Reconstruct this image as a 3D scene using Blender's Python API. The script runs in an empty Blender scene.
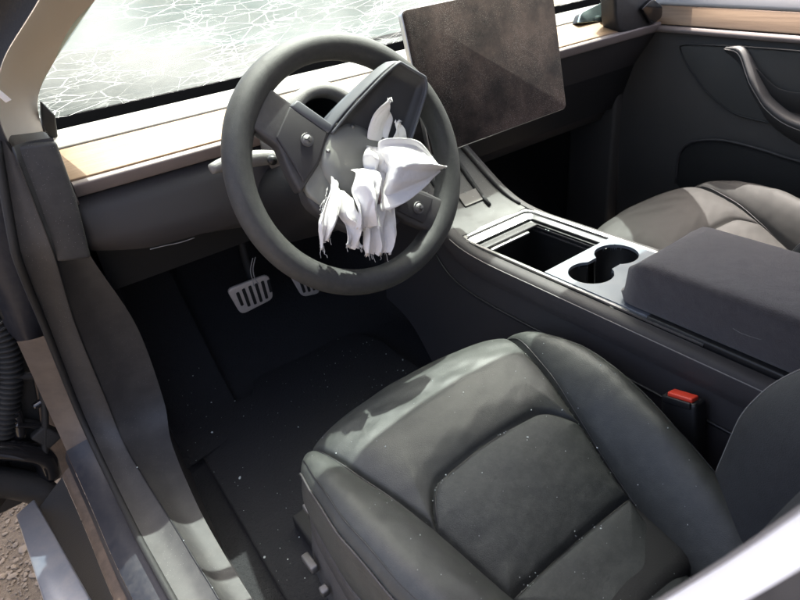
import bpy, bmesh, math, random
import numpy as np
from mathutils import Matrix, Vector
from mathutils.bvhtree import BVHTree
random.seed(7); rng = np.random.default_rng(7)
S = bpy.context.scene
COL = S.collection
R = math.radians

# ------------------------------------------------------------------ camera
cd = bpy.data.cameras.new('camera'); cam = bpy.data.objects.new('camera', cd); COL.objects.link(cam)
cam.matrix_world = Matrix(((0.8009, 0.3825, -0.4607, -0.4040), (-0.5884, 0.3658, -0.7213, -0.7120),
                           (-0.1074, 0.8486, 0.5179, 0.9140), (0, 0, 0, 1)))
q = cam.matrix_world.to_quaternion(); cam.matrix_world = Matrix.LocRotScale(Vector((-.404, -.712, .914)), q, None)
cd.sensor_width = 36; cd.lens = 26.38; cd.clip_start = .01; cd.clip_end = 500
cd.dof.use_dof = True; cd.dof.focus_distance = .95; cd.dof.aperture_fstop = 9
S.camera = cam
# ------------------------------------------------------------------ world, sun, exposure
SUN_EL, SUN_AZ = 64.0, 58.0            # azimuth measured from +y (front of the car) towards +x
w = bpy.data.worlds.new('World'); S.world = w; w.use_nodes = True
nt = w.node_tree; bg = nt.nodes['Background']
sky = nt.nodes.new('ShaderNodeTexSky'); sky.sky_type = 'NISHITA'; sky.sun_disc = False
sky.sun_elevation = R(SUN_EL); sky.sun_rotation = R(SUN_AZ); sky.dust_density = 9; sky.air_density = .6; sky.ozone_density = .3
nt.links.new(sky.outputs[0], bg.inputs[0]); bg.inputs[1].default_value = .15
sl = bpy.data.lights.new('sun', 'SUN'); sl.energy = 2.6; sl.angle = R(.5); sl.color = (1, .95, .88)
so = bpy.data.objects.new('sun', sl); COL.objects.link(so)
sd = Vector((math.sin(R(SUN_AZ)) * math.cos(R(SUN_EL)), math.cos(R(SUN_AZ)) * math.cos(R(SUN_EL)), math.sin(R(SUN_EL))))
so.rotation_euler = sd.to_track_quat('Z', 'Y').to_euler(); so.location = (0, 0, 4)
S.view_settings.view_transform = 'Standard'; S.view_settings.look = 'None'; S.view_settings.gamma = 1
S.view_settings.use_curve_mapping = False; S.view_settings.exposure = 2.5
S.cycles.max_bounces = 6; S.cycles.transparent_max_bounces = 16

# ------------------------------------------------------------------ materials
MATS = {}
def M(name, col, rough=.5, metal=0., bump=None, var=None, dust=None, speck=None, coat=0., sheen=0., aniso=None, spec=.5):
    """Procedural Principled material. var=(scale, amount, colour2); bump=(scale, strength);
    dust=(scale, amount, colour); speck=(scale, threshold, colour)"""
    m = bpy.data.materials.new(name); m.use_nodes = True; t = m.node_tree; n = t.nodes; l = t.links
    b = n['Principled BSDF']; tc = n.new('ShaderNodeTexCoord'); O = tc.outputs['Object']
    b.inputs['Roughness'].default_value = rough; b.inputs['Metallic'].default_value = metal
    b.inputs['Coat Weight'].default_value = coat; b.inputs['Coat Roughness'].default_value = .08
    b.inputs['Sheen Weight'].default_value = sheen; b.inputs['Specular IOR Level'].default_value = spec
    rgb = n.new('ShaderNodeRGB'); rgb.outputs[0].default_value = (*col, 1); cur = rgb.outputs[0]
    def mix(fac, c2):
        nonlocal cur
        x = n.new('ShaderNodeMix'); x.data_type = 'RGBA'; l.new(fac, x.inputs[0]); l.new(cur, x.inputs[6])
        x.inputs[7].default_value = (*c2, 1); cur = x.outputs[2]
    def noise(scale, detail=4, rough_=.6, stretch=None):
        z = n.new('ShaderNodeTexNoise'); z.inputs['Scale'].default_value = scale; z.inputs['Detail'].default_value = detail
        z.inputs['Roughness'].default_value = rough_
        if stretch:
            mp = n.new('ShaderNodeMapping'); mp.inputs['Scale'].default_value = stretch; l.new(O, mp.inputs[0]); l.new(mp.outputs[0], z.inputs['Vector'])
        else: l.new(O, z.inputs['Vector'])
        return z.outputs[0]
    def ramp(v, a, c, lo=0., hi=1.):
        r_ = n.new('ShaderNodeMapRange'); r_.inputs[1].default_value = a; r_.inputs[2].default_value = c
        r_.inputs[3].default_value = lo; r_.inputs[4].default_value = hi; l.new(v, r_.inputs[0]); return r_.outputs[0]
    if var: mix(ramp(noise(var[0], stretch=var[3] if len(var) > 3 else None), .32, .68, 0, var[1]), var[2])
    rsock = None
    if dust:
        f = ramp(noise(dust[0], 8, .72), .42, .72, 0, dust[1]); mix(f, dust[2])
        rsock = ramp(f, 0, 1, rough, .85)
    if speck:
        v = n.new('ShaderNodeTexVoronoi'); v.inputs['Scale'].default_value = speck[0]; l.new(O, v.inputs['Vector'])
        f1 = ramp(v.outputs['Distance'], speck[1], speck[1] * .6)
        g = ramp(noise(9, 5, .7), .4, .62)
        mu = n.new('ShaderNodeMath'); mu.operation = 'MULTIPLY'; l.new(f1, mu.inputs[0]); l.new(g, mu.inputs[1]); mix(mu.outputs[0], speck[2])
    l.new(cur, b.inputs['Base Color'])
    if rsock is not None: l.new(rsock, b.inputs['Roughness'])
    if bump:
        h = noise(bump[0], 3, .55)
        bp = n.new('ShaderNodeBump'); bp.inputs['Strength'].default_value = bump[1]; bp.inputs['Distance'].default_value = .002
        l.new(h, bp.inputs['Height'])
        if len(bump) > 2:
            h2 = noise(bump[2], 4, .6); b2 = n.new('ShaderNodeBump'); b2.inputs['Strength'].default_value = bump[3]; b2.inputs['Distance'].default_value = .01
            l.new(h2, b2.inputs['Height']); l.new(b2.outputs[0], bp.inputs['Normal'])
        l.new(bp.outputs[0], b.inputs['Normal'])
    MATS[name] = m; return m

LEATHER = M('black_leather', (.033, .035, .033), .46, bump=(900, .22, 10, .12), dust=(55, .10, (.20, .21, .18)), speck=(420, .07, (.30, .31, .28)))
LEATHER_INSERT = M('dusty_insert_leather', (.028, .031, .031), .55, bump=(1100, .5, 30, .15), dust=(90, .14, (.20, .21, .18)), speck=(480, .10, (.34, .35, .32)))
LEATHER_BACK = M('backrest_leather', (.025, .026, .029), .65, bump=(900, .5, 14, .1), var=(60, .5, (.040, .043, .046)), speck=(420, .06, (.2, .2, .2)))
LEATHER_PASS = M('dusty_leather', (.039, .038, .037), .6, bump=(900, .2, 9, .05), dust=(60, .2, (.07, .066, .06)), spec=.22)
RIMLEATHER = M('rim_leather', (.036, .036, .034), .55, bump=(1200, .35, 60, .04), dust=(120, .14, (.16, .155, .14)))
PLASTIC = M('dark_plastic', (.036, .033, .034), .55, bump=(1500, .12), var=(20, .3, (.04, .038, .04)))
PLASTIC_GREY = M('warm_grey_plastic', (.036, .0345, .035), .55, bump=(1300, .2), dust=(35, .22, (.12, .115, .105)), speck=(300, .1, (.4, .4, .38)))
PLASTIC_BLACK = M('black_plastic', (.012, .012, .013), .45, bump=(900, .1))
MIRBLACK = M('mirror_plastic', (.010, .010, .011), .5, bump=(900, .1), dust=(60, .2, (.08, .08, .08)))
DEEPBLACK = M('gap_shade_black', (.0012, .0012, .0014), 1., spec=0.)  # near-black that stands for shade in the gap below the glass
GLOSSBLACK = M('gloss_black', (.01, .01, .011), .16, coat=.5)
ALCANTARA = M('armrest_suede', (.052, .044, .047), .95, bump=(1100, .8, 40, .15), var=(45, .7, (.078, .067, .068)), dust=(120, .25, (.11, .10, .10)), sheen=.3)
DOORPL = M('door_vinyl', (.056, .053, .051), .65, bump=(1000, .4), var=(12, .3, (.070, .066, .063)))
PADDED = M('padded_vinyl', (.040, .035, .036), .65, bump=(1000, .4), var=(18, .4, (.055, .049, .049)), speck=(330, .08, (.3, .3, .28)))
CARPET = M('black_carpet', (.016, .016, .018), .95, bump=(700, 1., 160, .6), var=(60, .5, (.016, .017, .02)))
WOOD = M('ash_wood', (.25, .155, .085), .5, bump=(300, .1), var=(14, .75, (.15, .085, .042), (.6, 14, 14)), dust=(14, .4, (.30, .22, .155)))
TOPBAND = M('dash_pale_band', (.19, .175, .16), .6, bump=(700, .15), dust=(20, .4, (.28, .26, .235)))
LIP = M('dash_lip', (.22, .185, .175), .45, var=(25, .4, (.17, .14, .13)))
BEIGE = M('pillar_cloth', (.30, .262, .232), .85, bump=(1600, .35), var=(16, .3, (.26, .22, .19)))
SILVER = M('satin_silver', (.62, .61, .60), .3, 1., bump=(500, .05), dust=(60, .25, (.4, .38, .36)))
ALU = M('pedal_aluminium', (.66, .60, .56), .42, .35, bump=(700, .2), dust=(90, .35, (.45, .40, .37)))
RUBBER = M('rubber', (.012, .012, .012), .7, bump=(400, .3))
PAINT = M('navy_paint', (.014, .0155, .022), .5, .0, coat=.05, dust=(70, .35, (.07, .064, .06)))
PAINT_LIT = M('lit_navy_paint', (.13, .145, .18), .3, .4, coat=.5, dust=(20, .3, (.3, .28, .26)))  # lit copy of the body paint, daylight put into a paler colour
TAN = M('dust_and_brown_reflection', (.11, .080, .058), .75, bump=(90, .6), var=(30, .8, (.04, .030, .024)))  # dusty liner tone; on the rocker ledge it paints a brown reflection
JAMB = M('dusty_reflecting_jamb', (.15, .118, .092), .55, bump=(60, .15), var=(9, .7, (.09, .072, .06), (1, 1, 3)), dust=(40, .4, (.20, .165, .135)))  # dusty jamb paint with its tan reflection put into the colour
SCREEN = M('dusty_reflecting_screen', (.026, .021, .019), .6, dust=(4, .75, (.20, .14, .12)), speck=(700, .26, (.45, .41, .38)), coat=.0, spec=.15)  # real dust and specks; the broad brown patches paint a reflection
CUPPANEL = M('sky_reflecting_panel', (.15, .165, .19), .32, .1, dust=(40, .3, (.22, .225, .23)))  # sky reflection put into the blue-grey base colour
INFLATOR = M('inflator_plate', (.27, .268, .235), .5, .2, bump=(200, .06), dust=(40, .4, (.34, .33, .29)))
HUBGREY = M('hub_plastic', (.055, .052, .052), .5, bump=(1100, .15), dust=(40, .3, (.16, .15, .14)))
COVER = M('airbag_cover', (.046, .045, .045), .5, bump=(900, .15))
COVEREDGE = M('cover_edge', (.10, .104, .112), .5, bump=(900, .1))
CLOTH = M('airbag_cloth', (.80, .78, .76), .9, bump=(1400, .3, 60, .15), var=(30, .4, (.72, .68, .66)))
CLOTHPINK = M('airbag_lining', (.55, .42, .40), .9, bump=(1400, .4))
COLGREY = M('column_grey', (.15, .146, .14), .6, bump=(600, .3), dust=(50, .5, (.26, .25, .235)))
RED = M('red_button', (.75, .06, .03), .4)
MIRRORGLASS = M('mirror_glass', (.55, .7, .68), .08, .9, dust=(30, .3, (.3, .33, .32)))
COWL = M('cowl_plastic', (.022, .024, .023), .8, bump=(300, .3), dust=(25, .6, (.055, .055, .05)), spec=.2)
THREAD = M('grey_thread', (.22, .21, .20), .8)
PALE = M('pale_trim', (.42, .42, .43), .5, bump=(600, .1))
GLARESTRIP = M('bolster_glare', (.78, .78, .79), .5, bump=(600, .1))  # sun glare on the leather bolster edge, put into a white colour
KNURL = M('button_metal', (.20, .195, .19), .35, .9, bump=(2500, .4))
WHITEPL = M('white_chip', (.8, .78, .76), .5)
ASPHALT = M('gravel_ground', (.105, .082, .058), .95, bump=(60, 1., 260, .8), var=(90, .8, (.16, .13, .095)), speck=(70, .3, (.09, .075, .065)))
PEBBLE = M('pebble', (.17, .135, .095), .9, var=(40, .9, (.14, .12, .10)), bump=(200, .3))
ROOFGLASS = M('roof_glass', (.012, .013, .014), .2, coat=.3)

def chip_mat():
    m = bpy.data.materials.new('glass_chip'); m.use_nodes = True; b = m.node_tree.nodes['Principled BSDF']
    b.inputs['Base Color'].default_value = (.85, .92, .9, 1); b.inputs['Roughness'].default_value = .12
    b.inputs['Transmission Weight'].default_value = .35; MATS[m.name] = m; return m
CHIP = chip_mat()

def shattered_glass():
    m = bpy.data.materials.new('shattered_glass'); m.use_nodes = True; t = m.node_tree; n = t.nodes; l = t.links
    n.remove(n['Principled BSDF']); out = n['Material Output']
    tc = n.new('ShaderNodeTexCoord'); O = tc.outputs['Object']
    def nz(sc, d=4):
        z = n.new('ShaderNodeTexNoise'); z.inputs['Scale'].default_value = sc; z.inputs['Detail'].default_value = d; l.new(O, z.inputs['Vector']); return z
    def mr(v, a, c, lo=0., hi=1.):
        r_ = n.new('ShaderNodeMapRange'); r_.inputs[1].default_value = a; r_.inputs[2].default_value = c
        r_.inputs[3].default_value = lo; r_.inputs[4].default_value = hi; l.new(v, r_.inputs[0]); return r_.outputs[0]
    def mx(op, a, b):
        x = n.new('ShaderNodeMath'); x.operation = op
        for i, s_ in enumerate((a, b)):
            if isinstance(s_, (int, float)): x.inputs[i].default_value = s_
            else: l.new(s_, x.inputs[i])
        return x.outputs[0]
    def crack(scale, width, warp, stretch=(1, 1, 1)):
        wn = nz(6, 5); vm = n.new('ShaderNodeVectorMath'); vm.operation = 'SCALE'; vm.inputs['Scale'].default_value = warp
        l.new(wn.outputs['Color'], vm.inputs[0]); ad = n.new('ShaderNodeVectorMath'); ad.operation = 'ADD'
        l.new(O, ad.inputs[0]); l.new(vm.outputs[0], ad.inputs[1])
        mp = n.new('ShaderNodeMapping'); mp.inputs['Scale'].default_value = stretch; l.new(ad.outputs[0], mp.inputs[0])
        v = n.new('ShaderNodeTexVoronoi'); v.feature = 'DISTANCE_TO_EDGE'; v.inputs['Scale'].default_value = scale; l.new(mp.outputs[0], v.inputs['Vector'])
        return mr(v.outputs['Distance'], width, width * .25)
    c1 = crack(9, .006, .025, (1, 1.9, 1.9)); c2 = crack(28, .022, .02, (.5, 1.6, 1.6)); c3 = crack(80, .05, .015, (.6, 1.3, 1.3)); c4 = crack(15, .008, .035, (.3, 1.5, 1.5))
    gate = mr(nz(5, 3).outputs[0], .42, .6); gate2 = mr(nz(11, 3).outputs[0], .45, .62)
    c2g = mx('MULTIPLY', c2, mx('ADD', mx('MULTIPLY', gate, .36), .12)); c3g = mx('MULTIPLY', c3, mx('MULTIPLY', gate2, .34))
    milky = mr(nz(3.2, 7).outputs[0], .44, .72, .006, .15)
    f = mx('MAXIMUM', mx('MAXIMUM', mx('MULTIPLY', mx('MAXIMUM', c1, mx('MULTIPLY', c4, .8)), mx('ADD', mx('MULTIPLY', gate2, .42), .20)), c2g), mx('MAXIMUM', c3g, milky))
    tr = n.new('ShaderNodeBsdfTransparent'); tr.inputs[0].default_value = (.80, .92, .90, 1)
    ts = n.new('ShaderNodeBsdfTranslucent'); ts.inputs[0].default_value = (.85, .92, .90, 1)
    df = n.new('ShaderNodeBsdfDiffuse'); df.inputs[0].default_value = (.75, .82, .80, 1)
    m1 = n.new('ShaderNodeMixShader'); m1.inputs[0].default_value = .4; l.new(ts.outputs[0], m1.inputs[1]); l.new(df.outputs[0], m1.inputs[2])
    m2 = n.new('ShaderNodeMixShader'); l.new(f, m2.inputs[0]); l.new(tr.outputs[0], m2.inputs[1]); l.new(m1.outputs[0], m2.inputs[2])
    gl = n.new('ShaderNodeBsdfGlossy'); gl.inputs['Roughness'].default_value = .08
    fr = n.new('ShaderNodeFresnel'); fr.inputs[0].default_value = 1.4
    bp = n.new('ShaderNodeBump'); bp.inputs['Strength'].default_value = .6; bp.inputs['Distance'].default_value = .004; l.new(f, bp.inputs['Height']); l.new(bp.outputs[0], gl.inputs['Normal'])
    m3 = n.new('ShaderNodeMixShader'); m3.inputs[0].default_value = .05; l.new(m2.outputs[0], m3.inputs[1]); l.new(gl.outputs[0], m3.inputs[2])
    l.new(m3.outputs[0], out.inputs[0]); MATS[m.name] = m; return m
SHATTER = shattered_glass()

# ------------------------------------------------------------------ helpers
ORIGIN = {}
def thing(name, loc, label, cat, group=None):
    o = bpy.data.objects.new(name, None); COL.objects.link(o); o.location = loc; o.empty_display_size = .05
    o['label'] = label; o['category'] = cat
    if group: o['group'] = group
    ORIGIN[o] = np.array(loc, float); return o
def obj(name, V, F, mat, parent=None, smooth=True, label=None, kind=None):
    V = np.asarray(V, float)
    org = ORIGIN[parent] if parent is not None else np.array([V[:, 0].mean(), V[:, 1].mean(), V[:, 2].min()])
    me = bpy.data.meshes.new(name); me.from_pydata((V - org).tolist(), [], [tuple(map(int, f)) for f in F]); me.validate()
    me.materials.append(mat)
    if smooth: me.polygons.foreach_set('use_smooth', [True] * len(me.polygons))
    o = bpy.data.objects.new(name, me); COL.objects.link(o)
    if parent is not None: o.parent = parent
    else: o.location = org
    ORIGIN[o] = org
    if label: o['label'] = label
    if kind: o['kind'] = kind
    return o
def tag(o, label, cat, group=None):
    o['label'] = label; o['category'] = cat
    if group: o['group'] = group
    return o
def solid(o, t, off=-1):
    md = o.modifiers.new('solid', 'SOLIDIFY'); md.thickness = t; md.offset = off; return o
def autosmooth(o, ang=40):
    me = o.data; a = R(ang); bm = bmesh.new(); bm.from_mesh(me)
    for e in bm.edges:
        if len(e.link_faces) == 2 and e.calc_face_angle(0) > a: e.smooth = False
    bm.to_mesh(me); bm.free(); return o
def gridfaces(n, m, cu=False, cv=False):
    F = []
    for i in range(n if cu else n - 1):
        for j in range(m if cv else m - 1):
            a, b = i * m + j, i * m + (j + 1) % m; c, d = ((i + 1) % n) * m + (j + 1) % m, ((i + 1) % n) * m + j
            F.append((a, b, c, d))
    return F
def grid(name, P, mat, parent=None, cu=False, cv=False, **k):
    P = np.asarray(P, float); n, m = P.shape[:2]
    return obj(name, P.reshape(-1, 3), gridfaces(n, m, cu, cv), mat, parent, **k)
def spline(pts, n):
    """centripetal-ish Catmull-Rom resampled to n points"""
    P = np.asarray(pts, float)
    if len(P) == 2: return P[0] + (P[1] - P[0]) * np.linspace(0, 1, n)[:, None]
    E_ = np.vstack([2 * P[0] - P[1], P, 2 * P[-1] - P[-2]]); out = []
    for i in range(len(P) - 1):
        p0, p1, p2, p3 = E_[i:i + 4]
        for t in np.linspace(0, 1, 24, endpoint=False):
            out.append(.5 * ((2 * p1) + (-p0 + p2) * t + (2 * p0 - 5 * p1 + 4 * p2 - p3) * t * t + (-p0 + 3 * p1 - 3 * p2 + p3) * t ** 3))
    out.append(P[-1]); out = np.array(out)
    d = np.r_[0, np.cumsum(np.linalg.norm(np.diff(out, axis=0), axis=1))]
    s = np.linspace(0, d[-1], n); return np.stack([np.interp(s, d, out[:, k]) for k in range(out.shape[1])], 1)
def tube(name, path, r, mat, parent=None, seg=10, closed=False, caps=True, smoothpath=0, **k):
    P = spline(path, smoothpath) if smoothpath else np.asarray(path, float)
    n = len(P); rr = np.full(n, r) if np.isscalar(r) else np.interp(np.linspace(0, 1, n), np.linspace(0, 1, len(r)), r)
    T = np.gradient(P, axis=0) if not closed else np.roll(P, -1, 0) - np.roll(P, 1, 0)
    T /= np.linalg.norm(T, axis=1)[:, None] + 1e-12
    up = np.array([0, 0, 1.]) if abs(T[0, 2]) < .9 else np.array([1., 0, 0])
    V = []; a = np.linspace(0, 2 * np.pi, seg, endpoint=False)
    u = np.cross(T[0], up); u /= np.linalg.norm(u)
    for i in range(n):
        u = u - T[i] * (u @ T[i]); u /= np.linalg.norm(u) + 1e-12; v = np.cross(T[i], u)
        V.append(P[i] + rr[i] * (np.cos(a)[:, None] * u + np.sin(a)[:, None] * v))
    V = np.array(V).reshape(-1, 3); F = gridfaces(n, seg, closed, True)
    if caps and not closed: F += [tuple(range(seg))[::-1], tuple(range((n - 1) * seg, n * seg))]
    return obj(name, V, F, mat, parent, **k)
def prism(name, outline, t, frame, mat, parent=None, bev=.003, seg=3, ang=35, **k):
    """outline polygon in (u,v) of frame=(origin, eu, ev, en), extruded from n=0 to n=-t, edges bevelled"""
    o_, eu, ev, en = [np.array(x, float) for x in frame]
    bm = bmesh.new(); vs = [bm.verts.new(Vector(o_ + eu * a + ev * b)) for a, b in outline]
    f = bm.faces.new(vs); bm.normal_update()
    if np.array(f.normal) @ en < 0: f.normal_flip()
    r_ = bmesh.ops.extrude_face_region(bm, geom=[f]); nv = [e for e in r_['geom'] if isinstance(e, bmesh.types.BMVert)]
    # extruded copy becomes the top; move the original down
    for v in vs: v.co -= Vector(en * t)
    bmesh.ops.recalc_face_normals(bm, faces=bm.faces[:])
    if bev:
        es = [e for e in bm.edges if len(e.link_faces) == 2 and e.calc_face_angle(0) > R(ang)]
        bmesh.ops.bevel(bm, geom=es, offset=bev, segments=seg, affect='EDGES', profile=.5, clamp_overlap=True)
    V = np.array([v.co[:] for v in bm.verts]); bm.verts.index_update(); F = [[v.index for v in f.verts] for f in bm.faces]; bm.free()
    return autosmooth(obj(name, V, F, mat, parent, **k), 50)
XYZ = ((0, 0, 0), (1, 0, 0), (0, 1, 0), (0, 0, 1))
def box(name, c, s, mat, parent=None, bev=.004, rot=None, **k):
    m = np.array(Matrix(rot).to_3x3()) if rot is not None else np.eye(3)
    c = np.array(c, float); hx, hy, hz = [v / 2 for v in s]
    return prism(name, [(-hx, -hy), (hx, -hy), (hx, hy), (-hx, hy)], s[2], (c + m[:, 2] * hz, m[:, 0], m[:, 1], m[:, 2]), mat, parent, min(bev, .45 * min(s)), **k)
def rrect(w_, h_, r_, n=6, c=(0, 0)):
    out = []
    for cx, cy, a0 in ((1, 1, 0), (-1, 1, 90), (-1, -1, 180), (1, -1, 270)):
        for i in range(n + 1):
            a = R(a0 + 90 * i / n); out.append((c[0] + cx * (w_ / 2 - r_) + r_ * math.cos(a), c[1] + cy * (h_ / 2 - r_) + r_ * math.sin(a)))
    return out
def sm(xs, ys):
    """smoothed interpolation function"""
    d = np.linspace(min(xs), max(xs), 300); o_ = np.argsort(xs); v = np.interp(d, np.array(xs)[o_], np.array(ys)[o_])
    kk = 31; pad = np.r_[2 * v[0] - v[1:kk][::-1], v, 2 * v[-1] - v[-kk:-1][::-1]]; w_ = np.hanning(kk); w_ /= w_.sum()
    s_ = np.convolve(pad, w_, 'same')[kk - 1:-(kk - 1)]
    return lambda x: np.interp(x, d, s_)
def vnoise(P, sc, seed=0):
    """cheap smooth pseudo-noise for cloth and wrinkles"""
    r_ = np.random.default_rng(seed); out = np.zeros(P.shape[:-1])
    for i in range(7):
        k = r_.normal(size=3) * sc * (1 + i * .5); out += np.sin(P @ k + r_.uniform(0, 6.28)) / (1 + i * .5)
    return out / 3
def ruled(name, A, B, n, m, mat, parent=None, **k):
    A = spline(A, n); B = spline(B, n); t = np.linspace(0, 1, m)[None, :, None]
    return grid(name, A[:, None] * (1 - t) + B[:, None] * t, mat, parent, **k)

# ------------------------------------------------------------------ ground
g = obj('ground', [(-150, -150, -.32), (150, -150, -.32), (150, 150, -.32), (-150, 150, -.32)], [(0, 1, 2, 3)], ASPHALT, smooth=False, kind='structure')
ico = bmesh.new(); bmesh.ops.create_icosphere(ico, subdivisions=1, radius=1); iV = np.array([v.co[:] for v in ico.verts]); iF = np.array([[v.index for v in f.verts] for f in ico.faces]); ico.free()
def scatter_blobs(name, centres, sizes, mat, label, parent=None, cat=None, squash=.6):
    V = []; F = []
    for i, (c, s_) in enumerate(zip(centres, sizes)):
        sc = s_ * rng.uniform(.6, 1.3, 3); sc[2] *= squash; an = rng.uniform(0, 6.28); ca, sa = math.cos(an), math.sin(an)
        p = iV * sc * rng.uniform(.8, 1.2, (len(iV), 1)); p = np.stack([p[:, 0] * ca - p[:, 1] * sa, p[:, 0] * sa + p[:, 1] * ca, p[:, 2]], 1) + c
        F.append(iF + len(iV) * i); V.append(p)
    o = obj(name, np.vstack(V), np.vstack(F), mat, parent, smooth=False, label=label, kind='stuff')
    if cat: o['category'] = cat
    return o
n = 9000
cx = rng.uniform(-1.45, -.55, n); cy = rng.uniform(-.05, 1.7, n)
scatter_blobs('gravel', np.stack([cx, cy, np.full(n, -.318)], 1), rng.gamma(1.5, .0018, n) + .0016, PEBBLE, 'loose brown gravel on the ground outside the door opening', cat='gravel')

# ------------------------------------------------------------------ car body shell
body = thing('car_body', (.38, .2, -.1), 'dark car body shell around the cabin with door sill, floor and pillars', 'car body')
# carpet floor with the toe board rising to the front
xs = np.linspace(-.352, 1.12, 60); prof = spline([(-1.2, .0), (-.6, .0), (.0, .0), (.42, .0), (.52, .03), (.66, .17), (.76, .33), (.82, .55), (.82, .69)], 50)
P = np.zeros((60, 50, 3)); P[:, :, 0] = xs[:, None]; P[:, :, 1] = prof[None, :, 0]; P[:, :, 2] = prof[None, :, 1]
P[:, :, 2] += .005 * vnoise(P, 18, 3)
floor = grid('floor_carpet', P, CARPET, body)
# floor mat
prism('floor_mat', [(-.29, .44), (-.12, .45), (-.1, .50), (.2, .50), (.235, .42), (.24, -.2), (-.30, -.2)], .012, ((0, 0, .018), (1, 0, 0), (0, 1, 0), (0, 0, 1)), CARPET, body, bev=.005)
# foot rest wedge
ruled('foot_rest', [(-.335, .30, .03), (-.335, .46, .06), (-.335, .62, .26), (-.335, .74, .46)], [(-.165, .36, .012), (-.165, .48, .035), (-.17, .63, .25), (-.18, .74, .46)], 20, 8, CARPET, body)
ruled('foot_rest_side', [(-.165, .36, .012), (-.165, .48, .035), (-.17, .63, .25), (-.18, .74, .46)], [(-.155, .36, .001), (-.155, .52, .001), (-.16, .68, .16), (-.17, .78, .42)], 20, 4, CARPET, body)
# door sill: outer strip, seam, inner trim  (stations front -> rear)
OUT = [(-.391, .20, .757), (-.419, .20, .647), (-.430, .21, .59), (-.441, .30, .44), (-.455, .36, .26), (-.459, .34, .17), (-.456, .24, .132), (-.450, .10, .13), (-.443, 0, .13), (-.435, -.12, .13), (-.425, -.4, .13), (-.42, -.9, .13)]
SEA = [(-.381, .192, .745), (-.387, .192, .637), (-.391, .202, .579), (-.404, .292, .424), (-.411, .35, .236), (-.416, .33, .15), (-.410, .22, .131), (-.400, .08, .131), (-.394, -.02, .131), (-.388, -.12, .131), (-.380, -.4, .131), (-.375, -.9, .131)]
INN = [(-.332, .205, .742), (-.343, .21, .62), (-.346, .22, .566), (-.315, .32, .37), (-.318, .36, .17), (-.340, .29, .118), (-.352, .12, .106), (-.352, 0, .098), (-.348, -.1, .096), (-.343, -.2, .096), (-.335, -.5, .096), (-.33, -.9, .096)]
A, B, C_ = spline(OUT, 90), spline(SEA, 90), spline(INN, 90)
def strip(name, A, B, mat, bulge, nrm, m=10, parent=body):
    t = np.linspace(0, 1, m); P = A[:, None] * (1 - t)[None, :, None] + B[:, None] * t[None, :, None]
    Tn = np.gradient((A + B) / 2, axis=0); W_ = B - A; N = np.cross(Tn, W_); N /= np.linalg.norm(N, axis=1)[:, None]
    if nrm: N = -N
    P = P + N[:, None] * (bulge * np.sin(np.pi * t))[None, :, None]
    return grid(name, P, mat, parent)
strip('door_frame_trim', A, B, PLASTIC_GREY, .006, True)
tube('trim_seam', B + np.array([0, 0, -.0005]), .0016, PLASTIC_BLACK, body, seg=6)
strip('sill_trim', B, C_, PLASTIC_GREY, .010, True)
DN = C_ + np.array([.012, .0, -.11]); DN[:, 2] = np.maximum(DN[:, 2], -.005); DN[:33] = C_[:33] + np.array([.02, .30, -.02])
strip('kick_panel', C_, DN, PLASTIC, .004, True)
tube('door_seal', A + np.array([-.004, 0, -.002]), .006, RUBBER, body, seg=8)
# painted rocker steps outside the seal
R1 = A + np.array([.004, .01, -.022])
R2 = A + np.array([-.052, .02, -.035]); R3 = A + np.array([-.060, .02, -.070]); R4 = A + np.array([-.078, .02, -.085]); R5 = A + np.array([-.082, .02, -.2])
for a in (R2, R3, R4, R5): a[:, 0] = np.minimum(a[:, 0], -.455)
k0 = int(np.argmax(A[:, 2] < .205)); k1 = int(np.argmax(A[:, 2] < .37))
strip('rocker_step', R1[k0:], R2[k0:], PAINT, .006, True)
strip('rocker_face', R2[k0:] - np.array([.001, 0, .002]), R3[k0:], PAINT, .003, True)
strip('rocker_ledge', R3[k0:] - np.array([.001, 0, .002]), R4[k0:], TAN, .003, True)  # brown of the ledge stands for a reflection on the rocker paint
strip('rocker_gap_shade', R4[k0:] - np.array([.001, 0, .002]), A[k0:] + np.array([-.17, .03, -.16]), RUBBER, .0, True)  # dark sheet added to paint the shaded gap beside the rocker
strip('jamb_panel', A[k1 - 4:k0 + 3] + np.array([.0, .022, -.012]), A[k1 - 4:k0 + 3] + np.array([-.052, .055, -.02]), JAMB, .004, True)
# A pillar trim with the curtain of beige cloth
PL = spline([(-.383, .20, .735), (-.380, .185, .785), (-.357, .15, .842), (-.302, .08, .903), (-.20, -.08, 1.02), (-.13, -.2, 1.09)], 60)
PR = spline([(-.334, .33, .712), (-.316, .40, .765), (-.276, .36, .819), (-.211, .27, .891), (-.10, .08, 1.01), (-.04, -.06, 1.085)], 60)
strip('pillar_trim', PL, PR, BEIGE, .020, False, 16)
PLo = PL + np.array([-.05, .05, .01])
strip('pillar_outer', PL - np.array([.001, 0, .0]), PLo, RUBBER, .01, True)
strip('pillar_gutter', PLo - np.array([.002, 0, 0]), PLo + np.array([-.06, .14, -.02]), GLOSSBLACK, .01, True)
prism('pillar_clip', [(0, 0), (.020, -.036), (.013, -.038), (.004, -.022), (-.004, .012)], .004, ((-.381, .165, .838), (1, 0, 0), (0, -.1, 1), (0, -1, 0)), WHITEPL, body, bev=.001)
prism('pillar_foot', [(-.334, .712), (-.312, .708), (-.303, .742), (-.314, .766)], .02, ((0, .372, 0), (1, 0, 0), (0, 0, 1), (0, -1, 0)), PLASTIC_BLACK, body, bev=.003)
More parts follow.
